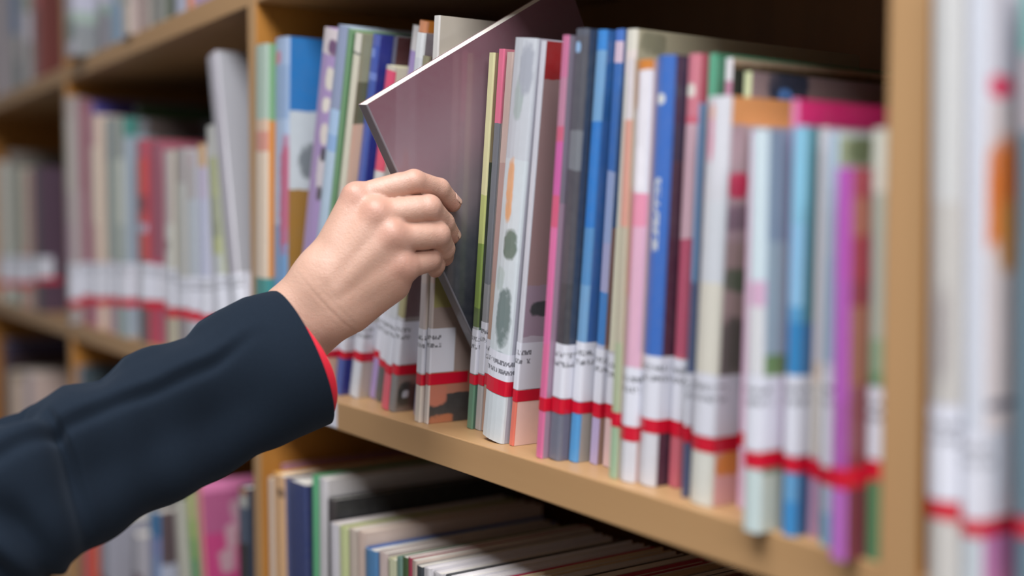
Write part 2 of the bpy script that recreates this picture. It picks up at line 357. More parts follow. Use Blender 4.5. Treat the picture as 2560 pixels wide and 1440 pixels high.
    ('M', -0.5302, 3.45, 0.0118, 0.0127, 0.2443, 0.190, [(0.0, 'd0d0d8'), (0.277, 'd8a8c0'), (0.612, 'e08ca8'), (0.688, 'dcd8e0'), (0.974, 'c87820')], [(0.0, 'b89c98')], (0.136, 0.277), (0.1, 0.135), [('s', 0.12, 0.937, 0.14, 0.05, 'b8785c'), ('s', 0.12, 0.573, 0.16, 0.12, 'e07c90'), ('s', 0.5, 0.746, 0.4, 0.05, 'e4e0e8')], None, 'white and pink spine with an orange block at its head'),
    ('M', -0.5166, 3.44, 0.0151, 0.0141, 0.2453, 0.200, [(0.0, 'd0d0d8'), (0.308, '2c64b8')], [(0.0, '38142c'), (0.759, '281c38')], (0.16, 0.309), (0.127, 0.16), [('s', 0.45, 0.901, 0.22, 0.012, 'dcdcd8')], ('s', 0.5, 0.553, 0.722, 0.16, 'c8ccd0'), 'royal blue spine with a white dot and a column of white lettering'),
    ('M', -0.5014, 3.40, 0.0245, 0.0093, 0.2456, 0.190, [(0.0, 'c45c6c'), (0.311, 'b44c68'), (0.581, 'c8a4b0'), (0.841, 'c85c70'), (0.859, 'c87484')], [(0.0, 'a03c50')], (0.158, 0.304), (0.121, 0.157), [('s', 0.5, 0.919, 0.36, 0.015, 'dcd4cc')], None, 'rose red spine with a white dot, right of the royal blue book'),
    ('M', -0.4897, 3.05, 0.0310, 0.0062, 0.2452, 0.180, [(0.0, '68ac94'), (0.847, '64b090'), (0.902, '4fa080')], [(0.0, '2c6c50')], None, None, [], None, 'green spine set back, right of the rose red book'),
    ('M', -0.4825, 3.04, 0.0370, 0.0051, 0.2425, 0.200, [(0.0, 'd4ccd4'), (0.911, 'b87c98'), (0.947, 'dcd8de')], [(0.0, '1c2418'), (0.973, '5c4830'), (0.988, '9c8a74')], None, None, [], None, 'white headed spine with a dark green-black cover, set back behind the thick white book'),
    ('M', -0.4765, 3.04, 0.0132, 0.0029, 0.2162, 0.170, [(0.0, '50587c'), (0.552, '6c94bc')], [(0.0, '405880')], (0.186, 0.323), (0.145, 0.184), [], None, "very thin blue spine touching the thick white book's left edge"),
    ('M', -0.4728, 3.03, 0.0420, 0.0051, 0.2344, 0.190, [(0.0, 'c8d0a4')], [(0.0, '7c6c70')], None, None, [('c', 0.03, 0.966, 0.015, 0.05, '1c2840'), ('c', 0.028, 0.947, 0.006, 0.02, '4070b0')], None, "pale lime spine set back behind the thick white book's orange cover top"),
    ('M', -0.4667, 3.03, 0.0094, 0.0169, 0.2179, 0.170, [(0.0, 'd8d8d0'), (0.134, 'ccccd8'), (0.326, 'd8d4c8'), (0.55, 'd0d4dc'), (0.749, 'd4d4dc')], [(0.0, 'cc9c9c'), (0.153, 'c49488'), (0.312, '8c8078'), (0.391, '988480'), (0.649, 'a08c90'), (0.93, 'cc8c54')], (0.174, 0.326), (0.134, 0.172), [('s', 0.35, 0.918, 0.14, 0.07, 'dc88a4'), ('s', 0.35, 0.962, 0.14, 0.02, 'e4a48c'), ('c', 0.009, 0.789, 0.008, 0.03, 'b8284c'), ('c', 0.01, 0.709, 0.01, 0.03, '786470'), ('c', 0.012, 0.56, 0.01, 0.03, '54604c'), ('c', 0.01, 0.391, 0.012, 0.08, '54504a'), ('c', 0.012, 0.242, 0.012, 0.02, '7c7478'), ('c', 0.012, 0.103, 0.01, 0.03, 'c87c34')], None, 'thick white spine with a pink mark, cover orange at the top and mauve below'),
    ('M', -0.4427, 1.85, 0.0221, 0.0082, 0.2000, 0.160, [(0.0, 'dcb0cc'), (0.977, 'd080b8')], [(0.0, 'c8a8bc')], None, (0.168, 0.205), [], None, 'plain pale pink spine behind the white and aqua book'),
    ('M', -0.4086, 0.68, -0.0084, 0.0107, 0.1971, 0.170, [(0.0, 'c4d4d4'), (0.206, 'c0c4d4'), (0.395, 'd4d4d8'), (0.565, 'd0a8c4'), (0.626, 'ccdce4')], [(0.0, 'a8aca0'), (0.145, '647058'), (0.206, '8c8c90'), (0.385, '5c7848'), (0.445, '8494a0'), (0.726, '708094')], (0.206, 0.393), (0.162, 0.203), [('s', 0.15, 0.686, 0.14, 0.3, 'd4ccdc')], None, 'white and aqua spine jutting out over the shelf edge'),
    ('M', -0.3970, 0.68, 0.0080, 0.0038, 0.2117, 0.170, [(0.0, '4c5c8c'), (0.191, 'cc7cb8'), (0.926, 'e07cb0')], [(0.0, 'b8085c')], None, (0.151, 0.187), [], None, 'hot pink book with a magenta cover showing over the blue spines'),
    ('M', -0.3923, 0.98, 0.0018, 0.0087, 0.1979, 0.160, [(0.0, '2c88c8'), (0.083, '5c9ccc'), (0.199, 'b8c4d8'), (0.398, '2080bc'), (0.526, '4c98c8'), (0.566, '88bce0'), (0.762, '80bcd8')], [(0.0, '10507c'), (0.388, '1c5c8c'), (0.526, '34707c')], (0.202, 0.398), (0.159, 0.198), [], None, 'bright blue spine with a pale sky top, fifth spine from the right upright'),
    ('M', -0.3827, 0.99, 0.0102, 0.0055, 0.1971, 0.160, [(0.0, 'b48cac'), (0.196, 'c8c0b8'), (0.382, 'd4c0b0'), (0.432, 'ccc4c8')], [(0.0, 'b06478'), (0.196, '9c8c94'), (0.382, 'ac98a8')], None, (0.147, 0.193), [], None, 'pale grey and beige spine with a mauve foot, right of the bright blue book'),
    ('M', -0.3686, 0.13, 0.0029, 0.0067, 0.1941, 0.165, [(0.0, '74a8c4'), (0.08, 'a4b8cc'), (0.193, 'c8ccdc'), (0.449, '9cb4cc'), (0.701, 'a4b8cc')], [(0.0, 'a4a8ac'), (0.919, '98a084'), (0.987, 'b8c4c4')], (0.196, 0.419), (0.152, 0.193), [('c', 0.018, 0.958, 0.012, 0.03, '6c7858')], None, 'light blue spine left of the purple book'),
    ('M', -0.3513, 0.00, -0.0099, 0.0085, 0.1767, 0.155, [(0.0, 'b060b8'), (0.238, 'a44ca4'), (0.405, 'ac50b0'), (0.713, 'b04cb0')], [(0.0, '641428'), (0.238, '6c2a30'), (0.446, '84503e'), (0.652, '74182a'), (0.713, '841c30')], None, (0.186, 0.238), [('c', 0.01, 0.878, 0.01, 0.05, '8c5040')], None, 'vivid purple spine with a dark red cover, near the right upright'),
    ('M', -0.3419, 0.00, 0.0020, 0.0094, 0.1937, 0.165, [(0.0, '4c8054'), (0.237, 'b8b0c4'), (0.407, '5c8c64'), (0.435, '84a084'), (0.519, 'a4aca0'), (0.855, 'ccccc0')], [(0.0, '607860')], (0.239, 0.403), (0.191, 0.237), [], None, 'cream and green spine, last before the right upright'),
    ('K', -1.0620, -0.00, 0.0200, 0.0041, 0.3219, 0.190, [(0.0, 'a06878')], [(0.0, 'a06c80')], None, None, [], None, 'dusty pink book at the shadowed left end of the shelf below, behind the cream spine'),
    ('K', -1.0528, -0.78, 0.0040, 0.0118, 0.3121, 0.190, [(0.0, 'd8c4b4')], [(0.0, 'd4c8ac')], None, None, [], None, 'thin cream spine leaning left under the sleeve, left of the tan book'),
    ('K', -1.0391, -0.96, 0.0040, 0.0281, 0.3189, 0.200, [(0.0, 'dcae80')], [(0.0, 'd8a038')], None, None, [('s', 0.75, 0.95, 0.2, 0.014, '6c5038')], None, 'tan orange spine with a small dark emblem on the shelf below'),
    ('K', -1.0089, -1.18, 0.0040, 0.0480, 0.3194, 0.190, [(0.0, '24346c')], [(0.0, '0c1444')], None, None, [('s', 0.12, 0.873, 0.12, 0.5, '5464a0')], None, 'broad navy spine on the shelf below'),
    ('K', -0.9595, 0.29, 0.0060, 0.0123, 0.3324, 0.190, [(0.0, '58a878')], [(0.0, '2c7c50')], None, None, [], None, 'green spine right of the broad navy one on the shelf below'),
    ('K', -0.9462, 0.50, 0.0060, 0.0164, 0.3329, 0.190, [(0.0, 'ccc8cc')], [(0.0, 'a8a4a4')], None, None, [], None, 'white book with a broad pale top on the shelf below'),
    ('K', -0.9289, 0.70, 0.0060, 0.0130, 0.3178, 0.190, [(0.0, '2c2426')], [(0.0, '101216')], None, None, [], None, 'added black book imitating the shaded side of its white neighbour on the shelf below'),  # added book; its black stands in for shade on the white cover
    ('K', -0.9048, -0.59, 0.0000, 0.0137, 0.3006, 0.180, [(0.0, 'c8c4cc')], [(0.0, 'c0b8b8')], None, None, [], None, 'white book with a red touched head, right of the black one on the shelf below'),
    ('K', -0.8902, -0.58, 0.0020, 0.0143, 0.3005, 0.180, [(0.0, 'c8d098')], [(0.0, '9aa060')], None, None, [], None, 'yellow-green spine on the shelf below'),
    ('K', -0.8749, -0.56, 0.0030, 0.0158, 0.3021, 0.180, [(0.0, 'c8b8ac')], [(0.0, 'bcb0a4')], None, None, [], None, 'beige spine right of the yellow-green one on the shelf below'),
    ('K', -0.8583, -0.52, 0.0030, 0.0127, 0.3036, 0.180, [(0.0, 'ccb4a8')], [(0.0, 'c0aca0')], None, None, [], None, 'pinkish beige spine left of the bright blue one on the shelf below'),
    ('K', -0.8446, -0.13, 0.0020, 0.0205, 0.2937, 0.180, [(0.0, '4c84b8')], [(0.0, '0c4c94')], None, None, [], None, 'bright blue spine and top edge on the shelf below'),
    ('K', -0.8233, 0.08, 0.0030, 0.0132, 0.2957, 0.170, [(0.0, 'ccb8b4')], [(0.0, 'a89c98')], None, None, [], None, 'pale pink spine right of the bright blue one on the shelf below'),
    ('K', -0.8091, 0.35, 0.0030, 0.0132, 0.2940, 0.170, [(0.0, 'c8c8a8')], [(0.0, 'b4b090')], None, None, [], None, 'pale straw spine left of the teal one on the shelf below'),
    ('K', -0.7950, 0.50, 0.0030, 0.0096, 0.2984, 0.170, [(0.0, '74988c')], [(0.0, '648478')], None, None, [], None, 'teal grey spine on the shelf below'),
    ('K', -0.7845, 0.50, 0.0030, 0.0081, 0.3013, 0.170, [(0.0, '3c5c2c')], [(0.0, '2c4c24')], None, None, [], None, 'dark green spine left of the crimson one on the shelf below'),
    ('K', -0.7755, 0.50, 0.0030, 0.0054, 0.3028, 0.170, [(0.0, 'a82c4c')], [(0.0, '8c2440')], None, None, [], None, 'thin crimson spine on the shelf below'),
    ('K', -0.7692, 0.50, 0.0030, 0.0064, 0.3023, 0.170, [(0.0, 'c4b0a4')], [(0.0, 'c0b0a4')], None, None, [], None, 'thin sand spine between the crimson and the slate ones on the shelf below'),
    ('K', -0.7618, 0.50, 0.0030, 0.0085, 0.2999, 0.170, [(0.0, '343c44')], [(0.0, '343c44')], None, None, [], None, 'dark slate spine on the shelf below'),
    ('K', -0.7524, 0.50, 0.0030, 0.0099, 0.3008, 0.170, [(0.0, 'd0ccd0')], [(0.0, 'd0ccd0')], None, None, [], None, 'thin white booklet among the ones at the right of the shelf below'),
    ('K', -0.7415, 0.49, 0.0050, 0.0135, 0.3001, 0.170, [(0.0, 'c8c4c8')], [(0.0, 'c8c4c8')], None, None, [], None, 'thin pale grey booklet among the ones at the right of the shelf below'),
    ('K', -0.7271, 0.47, 0.0070, 0.0126, 0.3007, 0.170, [(0.0, '3a3c40')], [(0.0, '3a3c40')], None, None, [], None, 'thin black booklet among the ones at the right of the shelf below'),
    ('K', -0.7130, 0.37, 0.0030, 0.0112, 0.3038, 0.170, [(0.0, 'd8d4dc')], [(0.0, 'd8d4dc')], None, None, [], None, 'thin bright white booklet among the ones at the right of the shelf below'),
    ('K', -0.7007, 0.34, 0.0050, 0.0098, 0.3037, 0.170, [(0.0, 'd4d0d4')], [(0.0, 'd4d0d4')], None, None, [], None, 'thin off-white booklet among the ones at the right of the shelf below'),
    ('K', -0.6900, 0.32, 0.0070, 0.0134, 0.3031, 0.170, [(0.0, 'b83858')], [(0.0, 'b83858')], None, None, [], None, 'thin rose booklet among the ones at the right of the shelf below'),
    ('K', -0.6747, 0.14, 0.0030, 0.0120, 0.3072, 0.170, [(0.0, 'c8b494')], [(0.0, 'c8b494')], None, None, [], None, 'thin sand booklet among the ones at the right of the shelf below'),
    ('K', -0.6617, 0.12, 0.0050, 0.0105, 0.3067, 0.170, [(0.0, 'ccc8c4')], [(0.0, 'ccc8c4')], None, None, [], None, 'thin chalk white booklet among the ones at the right of the shelf below'),
    ('K', -0.6502, 0.11, 0.0070, 0.0096, 0.3066, 0.170, [(0.0, '403c3c')], [(0.0, '403c3c')], None, None, [], None, 'thin charcoal booklet among the ones at the right of the shelf below'),
    ('K', -0.6392, 0.01, 0.0030, 0.0084, 0.3096, 0.170, [(0.0, 'c4bca8')], [(0.0, 'c4bca8')], None, None, [], None, 'thin straw booklet among the ones at the right of the shelf below'),
    ('K', -0.6299, -0.00, 0.0050, 0.0112, 0.3094, 0.170, [(0.0, 'a83048')], [(0.0, 'a83048')], None, None, [], None, 'thin red booklet among the ones at the right of the shelf below'),
    ('K', -0.6177, -0.02, 0.0070, 0.0103, 0.3089, 0.170, [(0.0, 'c8c0b8')], [(0.0, 'c8c0b8')], None, None, [], None, 'thin ivory booklet among the ones at the right of the shelf below'),
    ('K', -0.6061, -0.09, 0.0030, 0.0091, 0.3123, 0.170, [(0.0, 'b8a080')], [(0.0, 'b8a080')], None, None, [], None, 'thin tan booklet among the ones at the right of the shelf below'),
    ('K', -0.5961, -0.10, 0.0050, 0.0080, 0.3117, 0.170, [(0.0, '707880')], [(0.0, '707880')], None, None, [], None, 'thin steel grey booklet among the ones at the right of the shelf below'),
    ('K', -0.5872, -0.10, 0.0070, 0.0110, 0.3115, 0.170, [(0.0, 'c8c4bc')], [(0.0, 'c8c4bc')], None, None, [], None, 'thin cream booklet among the ones at the right of the shelf below'),
    ('K', -0.5740, -0.26, 0.0030, 0.0099, 0.3145, 0.170, [(0.0, '6c4030')], [(0.0, '6c4030')], None, None, [], None, 'thin brown booklet among the ones at the right of the shelf below'),
    ('K', -0.5632, -0.26, 0.0050, 0.0089, 0.3144, 0.170, [(0.0, 'b4aca4')], [(0.0, 'b4aca4')], None, None, [], None, 'thin stone grey booklet among the ones at the right of the shelf below'),
    ('A', -1.8135, 0.00, -0.0040, 0.0240, 0.3354, 0.200, [(0.0, 'b8b8c4'), (0.012, '8c8480'), (0.083, 'b0a8b4'), (0.279, 'a890a0'), (0.439, 'a89ca0'), (0.581, 'b0aca4'), (0.901, 'a49890')], [(0.0, '988e8c')], (0.11, 0.261), (0.074, 0.105), [], None, 'whitish worn spine at the left end of the second bay'),
    ('A', -1.7736, -0.00, 0.0060, 0.0160, 0.3293, 0.190, [(0.0, '78484c'), (0.198, 'a07884'), (0.59, '94606c')], [(0.0, '8c5864')], (0.135, 0.278), (0.094, 0.13), [], None, 'dusty mauve spine second from left in the middle bay'),
    ('A', -1.7283, -0.00, 0.0130, 0.0120, 0.3224, 0.210, [(0.0, '6a5c94')], [(0.0, '28206c')], None, None, [], None, 'indigo covered book standing above its pale neighbours in the middle bay'),
    ('A', -1.7154, -0.00, 0.0060, 0.0299, 0.3018, 0.170, [(0.0, 'b07888'), (0.319, 'b89c98'), (0.489, 'c8b8ac'), (0.849, 'b08c90')], [(0.0, 'c0ac9c')], (0.152, 0.309), (0.111, 0.148), [], None, 'pink and cream spine under the indigo cover in the middle bay'),
    ('A', -1.6319, -0.00, 0.0060, 0.0260, 0.2912, 0.180, [(0.0, 'a87c8c'), (0.338, '8c9490'), (0.808, '7c8488')], [(0.0, '8c9490')], (0.173, 0.329), (0.132, 0.169), [], None, 'slate grey spine in the middle bay'),
    ('A', -1.5764, 0.00, 0.0040, 0.0340, 0.2871, 0.180, [(0.0, '8c9c9c'), (0.349, 'a8b0a8'), (0.515, 'c4c8bc'), (0.811, '949890')], [(0.0, '84909c')], (0.182, 0.339), (0.14, 0.177), [('c', 0.012, 0.963, 0.012, 0.05, '2c7068'), ('c', 0.07, 0.963, 0.045, 0.06, '403430')], None, 'pale sage spine with a teal cover corner in the middle bay'),
    ('A', -1.6778, 0.00, 0.0600, 0.0200, 0.3158, 0.170, [(0.0, '305028')], [(0.0, '305028')], None, None, [], None, 'dark green book far back in shadow in the middle bay'),
    ('A', -1.4770, 0.00, 0.0040, 0.0340, 0.2531, 0.170, [(0.0, '58484c'), (0.407, 'b84840'), (0.546, 'b0a8bc'), (0.586, 'b83c3c'), (0.646, '803038'), (0.725, 'c84038'), (0.904, 'b0485c')], [(0.0, '9c3848')], (0.218, 0.397), (0.176, 0.212), [], None, 'red spine with a grey patch in the middle bay'),
    ('A', -1.4364, 0.00, 0.0100, 0.0220, 0.2491, 0.170, [(0.0, 'b03454'), (0.418, '84485c')], [(0.0, '8c4c5c')], (0.224, 0.398), (0.184, 0.22), [], None, 'plum spine right of the red one in the middle bay'),
    ('A', -1.3756, 0.00, 0.0060, 0.0280, 0.2352, 0.170, [(0.0, 'b0a894'), (0.349, 'c8c8c4'), (0.632, 'b8acac')], [(0.0, 'b0a894')], (0.22, 0.41), (0.167, 0.216), [], ('s', 0.5, 0.501, 0.551, 0.3, '584848'), 'white spine left of two pale grey ones in the middle bay'),
    ('A', -1.3244, 0.00, 0.0040, 0.0300, 0.2345, 0.170, [(0.0, '8c8488'), (0.36, 'b4b4b0'), (0.831, 'a09898')], [(0.0, 'a8a4a4')], (0.23, 0.379), (0.179, 0.226), [], None, 'broad pale grey spine in the middle bay'),
    ('A', -1.2819, 0.00, 0.0040, 0.0180, 0.2297, 0.170, [(0.0, 'b0b4c0'), (0.375, 'a8b0b8'), (0.766, 'a09898'), (0.922, 'a8989c')], [(0.0, 'a4a8b0')], (0.231, 0.395), (0.18, 0.227), [], None, 'grey-blue spine left of the tan headed one in the middle bay'),
    ('A', -1.2528, -0.00, 0.0060, 0.0200, 0.2362, 0.170, [(0.0, 'b4b8d0'), (0.743, 'b8acc4'), (0.892, 'c8a070')], [(0.0, 'b0b0c0')], (0.217, 0.388), (0.172, 0.213), [], None, 'lavender spine with a tan head in the middle bay'),
    ('A', -1.1931, -5.70, 0.0040, 0.0219, 0.2531, 0.180, [(0.0, 'b4b8b8'), (0.46, 'a8ac7c'), (0.528, '8c9078'), (0.595, '989c84'), (0.697, 'a4a880'), (0.866, 'b4b4b0')], [(0.0, 'a8ac94')], (0.207, 0.376), (0.17, 0.204), [], None, 'grey and sage green spine left of the big white book'),
    ('A', -1.1385, -12.74, 0.0040, 0.0278, 0.3321, 0.210, [(0.0, 'b0acb6')], [(0.0, '8e8e94')], (0.162, 0.291), (0.134, 0.16), [], None, 'big tall white book leaning left against its row in the middle bay'),
    ('C', -2.4105, 0.07, 0.0040, 0.0276, 0.2650, 0.170, [(0.0, '9c8c80'), (0.377, 'a8a094')], [(0.0, 'b4b0a8')], (0.145, 0.319), (0.098, 0.139), [], None, 'greyish white spine at the left picture edge of the far bay'),
    ('C', -2.3820, 0.07, 0.0200, 0.0276, 0.2842, 0.200, [(0.0, '6c6460')], [(0.0, '6c645c')], None, None, [], None, 'tall grey-brown book set back in the far bay'),
    ('C', -2.2829, 0.00, 0.0040, 0.0320, 0.2507, 0.170, [(0.0, '78a09c'), (0.409, '8c9088')], [(0.0, '909488')], (0.175, 0.35), (0.128, 0.169), [], None, 'grey-green spine with a teal foot in the far bay'),
    ('C', -2.2035, 0.00, 0.0040, 0.0360, 0.2434, 0.170, [(0.0, 'b07870'), (0.427, 'a49c90')], [(0.0, 'a09484')], (0.194, 0.369), (0.147, 0.188), [], None, 'beige grey spine with a reddish foot in the far bay'),
    ('C', -2.1288, 0.00, 0.0040, 0.0240, 0.2393, 0.170, [(0.0, 'b08480')], [(0.0, '9c7470')], (0.21, 0.383), (0.164, 0.205), [], None, 'pinkish spine left of the dark plum one in the far bay'),
    ('C', -2.0898, 0.00, 0.0040, 0.0500, 0.2420, 0.180, [(0.0, '2c302c'), (0.439, '3c2434')], [(0.0, '40283c')], (0.243, 0.383), (0.204, 0.237), [], None, 'dark plum spine next to the far upright'),
    ('U', -1.7375, -0.10, -0.0180, 0.0462, 0.2700, 0.200, [(0.0, 'a8a4b0'), (0.074, '6c7874'), (0.177, '98a49c'), (0.219, 'a8a4b4')], [(0.0, '787c80'), (0.157, '8c9c94'), (0.219, 'a4a4b4')], None, None, [], None, 'lilac grey and green book at the left end of the upper shelf'),
    ('U', -1.7605, -0.10, 0.0100, 0.0222, 0.3000, 0.200, [(0.0, '284058')], [(0.0, '303c50')], None, None, [], None, 'dark navy spine on the upper shelf'),
    ('U', -1.6640, -0.00, 0.0060, 0.0340, 0.2700, 0.200, [(0.0, '78747c'), (0.188, '7c9084'), (0.228, 'a8a4b0')], [(0.0, '74747c'), (0.178, '7c9088'), (0.228, 'a4a0b4')], None, None, [], None, 'grey book with a green band right of the navy spine on the upper shelf'),
    ('U', -1.5904, 0.00, 0.0060, 0.0280, 0.3000, 0.200, [(0.0, '7890a4')], [(0.0, '68809c'), (0.169, '949894')], None, None, [], None, 'steel blue spine on the upper shelf'),
    ('U', -1.5023, -0.01, -0.0040, 0.0332, 0.3000, 0.190, [(0.0, 'b8aca0'), (0.122, '98948c')], [(0.0, '948480')], None, None, [], None, 'cream footed book on the upper shelf'),
    ('U', -1.4682, -0.01, 0.0080, 0.0352, 0.2850, 0.190, [(0.0, '988480')], [(0.0, '84847c')], None, None, [], None, 'taupe spine on the upper shelf'),
    ('U', -1.4199, 0.00, 0.0100, 0.0360, 0.3000, 0.190, [(0.0, '7c7c78')], [(0.0, '747870')], None, None, [], None, 'stone grey book left of the dark olive spine on the upper shelf'),
    ('U', -1.3640, 0.00, 0.0100, 0.0140, 0.3000, 0.190, [(0.0, '48503f')], [(0.0, '485048')], None, None, [], None, 'dark olive spine on the upper shelf'),
    ('U', -1.3159, 0.00, 0.0040, 0.0240, 0.3000, 0.190, [(0.0, '9ca0b4')], [(0.0, '8c8c98')], None, None, [], None, 'lilac spine left of the orange footed one on the upper shelf'),
    ('U', -1.2742, 0.00, 0.0040, 0.0160, 0.2850, 0.190, [(0.0, 'c87c54')], [(0.0, '80708c')], None, None, [], None, 'orange footed spine on the upper shelf'),
    ('V', -2.4362, 0.00, 0.0060, 0.0500, 0.2700, 0.200, [(0.0, '8c848c')], [(0.0, '90888c')], None, None, [], None, 'mauve grey book at the left picture edge of the topmost far shelf'),
    ('V', -2.2604, 0.00, 0.0040, 0.0500, 0.2700, 0.200, [(0.0, '90888c'), (0.361, '60708c')], [(0.0, '64706c'), (0.189, '8c8c88'), (0.361, '6c7890')], None, None, [], None, 'steel blue headed book on the topmost far shelf'),
    ('V', -2.1626, 0.00, 0.0040, 0.0500, 0.3000, 0.200, [(0.0, '8c8088'), (0.248, 'a8a0a8'), (0.408, '848880')], [(0.0, '8c8c88'), (0.248, 'a8a4ac'), (0.408, '848880')], None, None, [], None, 'grey and white picture book on the topmost far shelf'),
    ('V', -2.0591, 0.00, 0.0040, 0.0500, 0.2700, 0.200, [(0.0, '7c302c'), (0.422, 'a03c3c')], [(0.0, '5c1c14')], None, None, [], None, 'dark red book against the far upright on the topmost far shelf'),
    ('E', -2.5655, 1.77, 0.0300, 0.0500, 0.3160, 0.200, [(0.0, '34345c')], [(0.0, '301c28'), (0.941, '34345c')], None, None, [], None, 'tall navy topped book in the far lower corner, above the elbow'),
    ('E', -2.3441, 0.00, 0.0040, 0.0500, 0.2784, 0.180, [(0.0, 'b49c7c')], [(0.0, 'b4a094'), (0.945, '8c7c6c')], None, None, [], None, 'sandy beige book in the far lower corner, above the elbow'),
    ('E', -2.1898, 0.00, 0.0040, 0.0500, 0.2914, 0.180, [(0.0, 'b4a4ac')], [(0.0, 'ac9890')], None, None, [], None, 'pale pinkish book against the far upright above the elbow'),
    ('B', -1.8135, 0.00, 0.0040, 0.0245, 0.3419, 0.180, [(0.0, '8c8488')], [(0.0, '2c3c44')], None, None, [], None, 'slate covered book showing between the upright and the sleeve'),
    ('B', -1.7881, -0.00, 0.0040, 0.0245, 0.1000, 0.150, [(0.0, 'c82848')], [(0.0, 'b85038')], None, None, [], None, 'short bright red book low under the sleeve'),
    ('B', -1.7001, 1.67, 0.0040, 0.0500, 0.1372, 0.150, [(0.0, '5c1820'), (0.389, 'a8a8b8')], [(0.0, '8c8c98')], None, None, [], None, 'grey-white book beside the bright red one low under the sleeve'),
    ('B', -1.5272, 0.23, 0.0040, 0.0320, 0.1521, 0.160, [(0.0, '4c1c1c'), (0.665, 'acaab4')], [(0.0, '9c98a0')], None, None, [], None, 'pale spine with a dark foot left of the blue book under the sleeve'),
    ('B', -1.4462, -0.98, 0.0040, 0.0360, 0.2001, 0.170, [(0.0, '8098c4'), (0.719, '7c8cc0'), (0.842, '1c74ac')], [(0.0, 'a0a4b4'), (0.668, '4c3c40')], None, None, [], None, 'sky blue and periwinkle book under the sleeve'),
    ('B', -1.3260, -6.54, 0.0040, 0.0180, 0.2314, 0.170, [(0.0, 'a8a49c')], [(0.0, 'a0a094')], None, None, [], None, 'light grey spine left of the lime green book under the sleeve'),
    ('B', -1.2602, -10.78, 0.0040, 0.0200, 0.2528, 0.170, [(0.0, '489058'), (0.698, '689c48'), (0.787, '8ca850'), (0.875, 'a8ac68')], [(0.0, '8c9078')], None, None, [], None, 'lime to green spine under the sleeve'),
    ('B', -1.2346, -7.65, 0.0040, 0.0120, 0.2694, 0.180, [(0.0, 'c87878')], [(0.0, 'a83068'), (0.778, '984870'), (0.951, 'c8709c')], None, None, [('c', 0.045, 0.86, 0.01, 0.05, 'a07c88'), ('c', 0.036, 0.761, 0.01, 0.05, 'a8848e'), ('c', 0.028, 0.663, 0.01, 0.05, 'a8848e'), ('c', 0.056, 0.877, 0.006, 0.05, '782838'), ('c', 0.046, 0.728, 0.006, 0.06, '782838')], None, 'magenta covered book with a slanting pale stripe, under the sleeve'),
    ('B', -1.1375, 0.00, 0.0040, 0.0200, 0.2880, 0.150, [(0.0, '14141a'), (0.802, '404c60'), (0.931, 'a0a09c'), (0.975, '8c5c44')], [(0.0, '243044')], None, None, [], None, 'dark slate spine against the upright beneath the cuff'),
    ('R', -0.3027, -0.85, -0.0061, 0.0137, 0.2540, 0.200, [(0.0, 'c4c0bc'), (0.145, 'c4c4d4'), (0.303, 'bcb8b4'), (0.632, 'c4c4c4')], [(0.0, 'c8c4c0')], (0.147, 0.297), (0.116, 0.145), [('s', 0.55, 0.415, 0.2, 0.08, '9c9494')], None, 'pale grey spine just right of the bookcase upright, nearest the viewer'),
    ('R', -0.2881, -0.85, -0.0039, 0.0092, 0.2520, 0.190, [(0.0, 'c0c8d0'), (0.124, 'c4c8d8'), (0.267, 'ccd0dc')], [(0.0, 'b070a0'), (0.124, 'd0c4c4'), (0.798, 'c8c4cc')], (0.125, 0.267), (0.097, 0.124), [('c', 0.012, 0.821, 0.008, 0.018, 'd83c60'), ('c', 0.015, 0.649, 0.016, 0.09, 'd8742c'), ('c', 0.018, 0.578, 0.007, 0.06, 'd09048'), ('c', 0.014, 0.309, 0.012, 0.008, '606070')], None, 'white spine whose cover shows a red flower and an orange figure'),
    ('R', -0.2678, -1.10, 0.0040, 0.0062, 0.2495, 0.190, [(0.0, '5c7c8c'), (0.751, 'b0a8b0'), (0.872, '70a8a4')], [(0.0, '446478')], None, (0.109, 0.138), [], None, 'teal and slate spine at the right picture edge'),
]
for (row, xb, lean, Y, T, H, D, sp, cv, lab, tape, spots, ink, text) in BOOKS:
    l = R(lean)
    # the lower corner on the side it leans towards carries the book
    cx = xb + T / 2 * math.cos(l) + (T * math.sin(l) * math.tan(l) if l > 0 else 0.0)
    cz = GZ + ZROW[row] + abs(math.sin(l)) * T / 2 + 0.0002
    book((cx, Y, cz), l, T, H, D, sp, cv, lab, tape, spots, ink, text, GROUPS[row])

# white label card stuck on the front edge of the board, half hidden by the cuff
lc = box('shelf_label', (-0.0205, -0.0006, -0.0105), (0.0205, 0.0, 0.0105), m_plain('white label card', lin('d4d4e0'), 0.5), None, 0.0002)
lc.location = (-0.9120, 0.0006, GZ - 0.1535 - ST / 2)
lc['label'] = 'white label card on the shelf front edge, just right of the cuff'; lc['category'] = 'label'

# the book being drawn out: stands on the lower corner of its spine, head tipped towards the room
HM = Matrix(((0.99404, 0.00389, 0.1089, -0.7378), (0.0521, 0.86079, -0.50629, 0.07085), (-0.09572, 0.50895, 0.85546, -0.1527), (0.0, 0.0, 0.0, 1.0)))
HM = Matrix.Translation((0, 0, GZ)) @ HM
book((0, 0, 0), 0, 0.0115, 0.2692, 0.195, [(0.0, '5c6068'), (0.30, '6c6c76'), (0.62, '8c8690')], [(0.0, '0c1018'), (0.36, '121824'), (0.52, '343840'), (0.66, '6e6268'), (0.80, '826872'), (1.0, '75505c')], None, None, [], None,  # navy and mauve cover, blended softly to imitate a reflection in the film
     'thin mauve book tipped out of the row by the hand, white page tops showing', GROUPS['M'], HM, (1.0, 1.25), True)

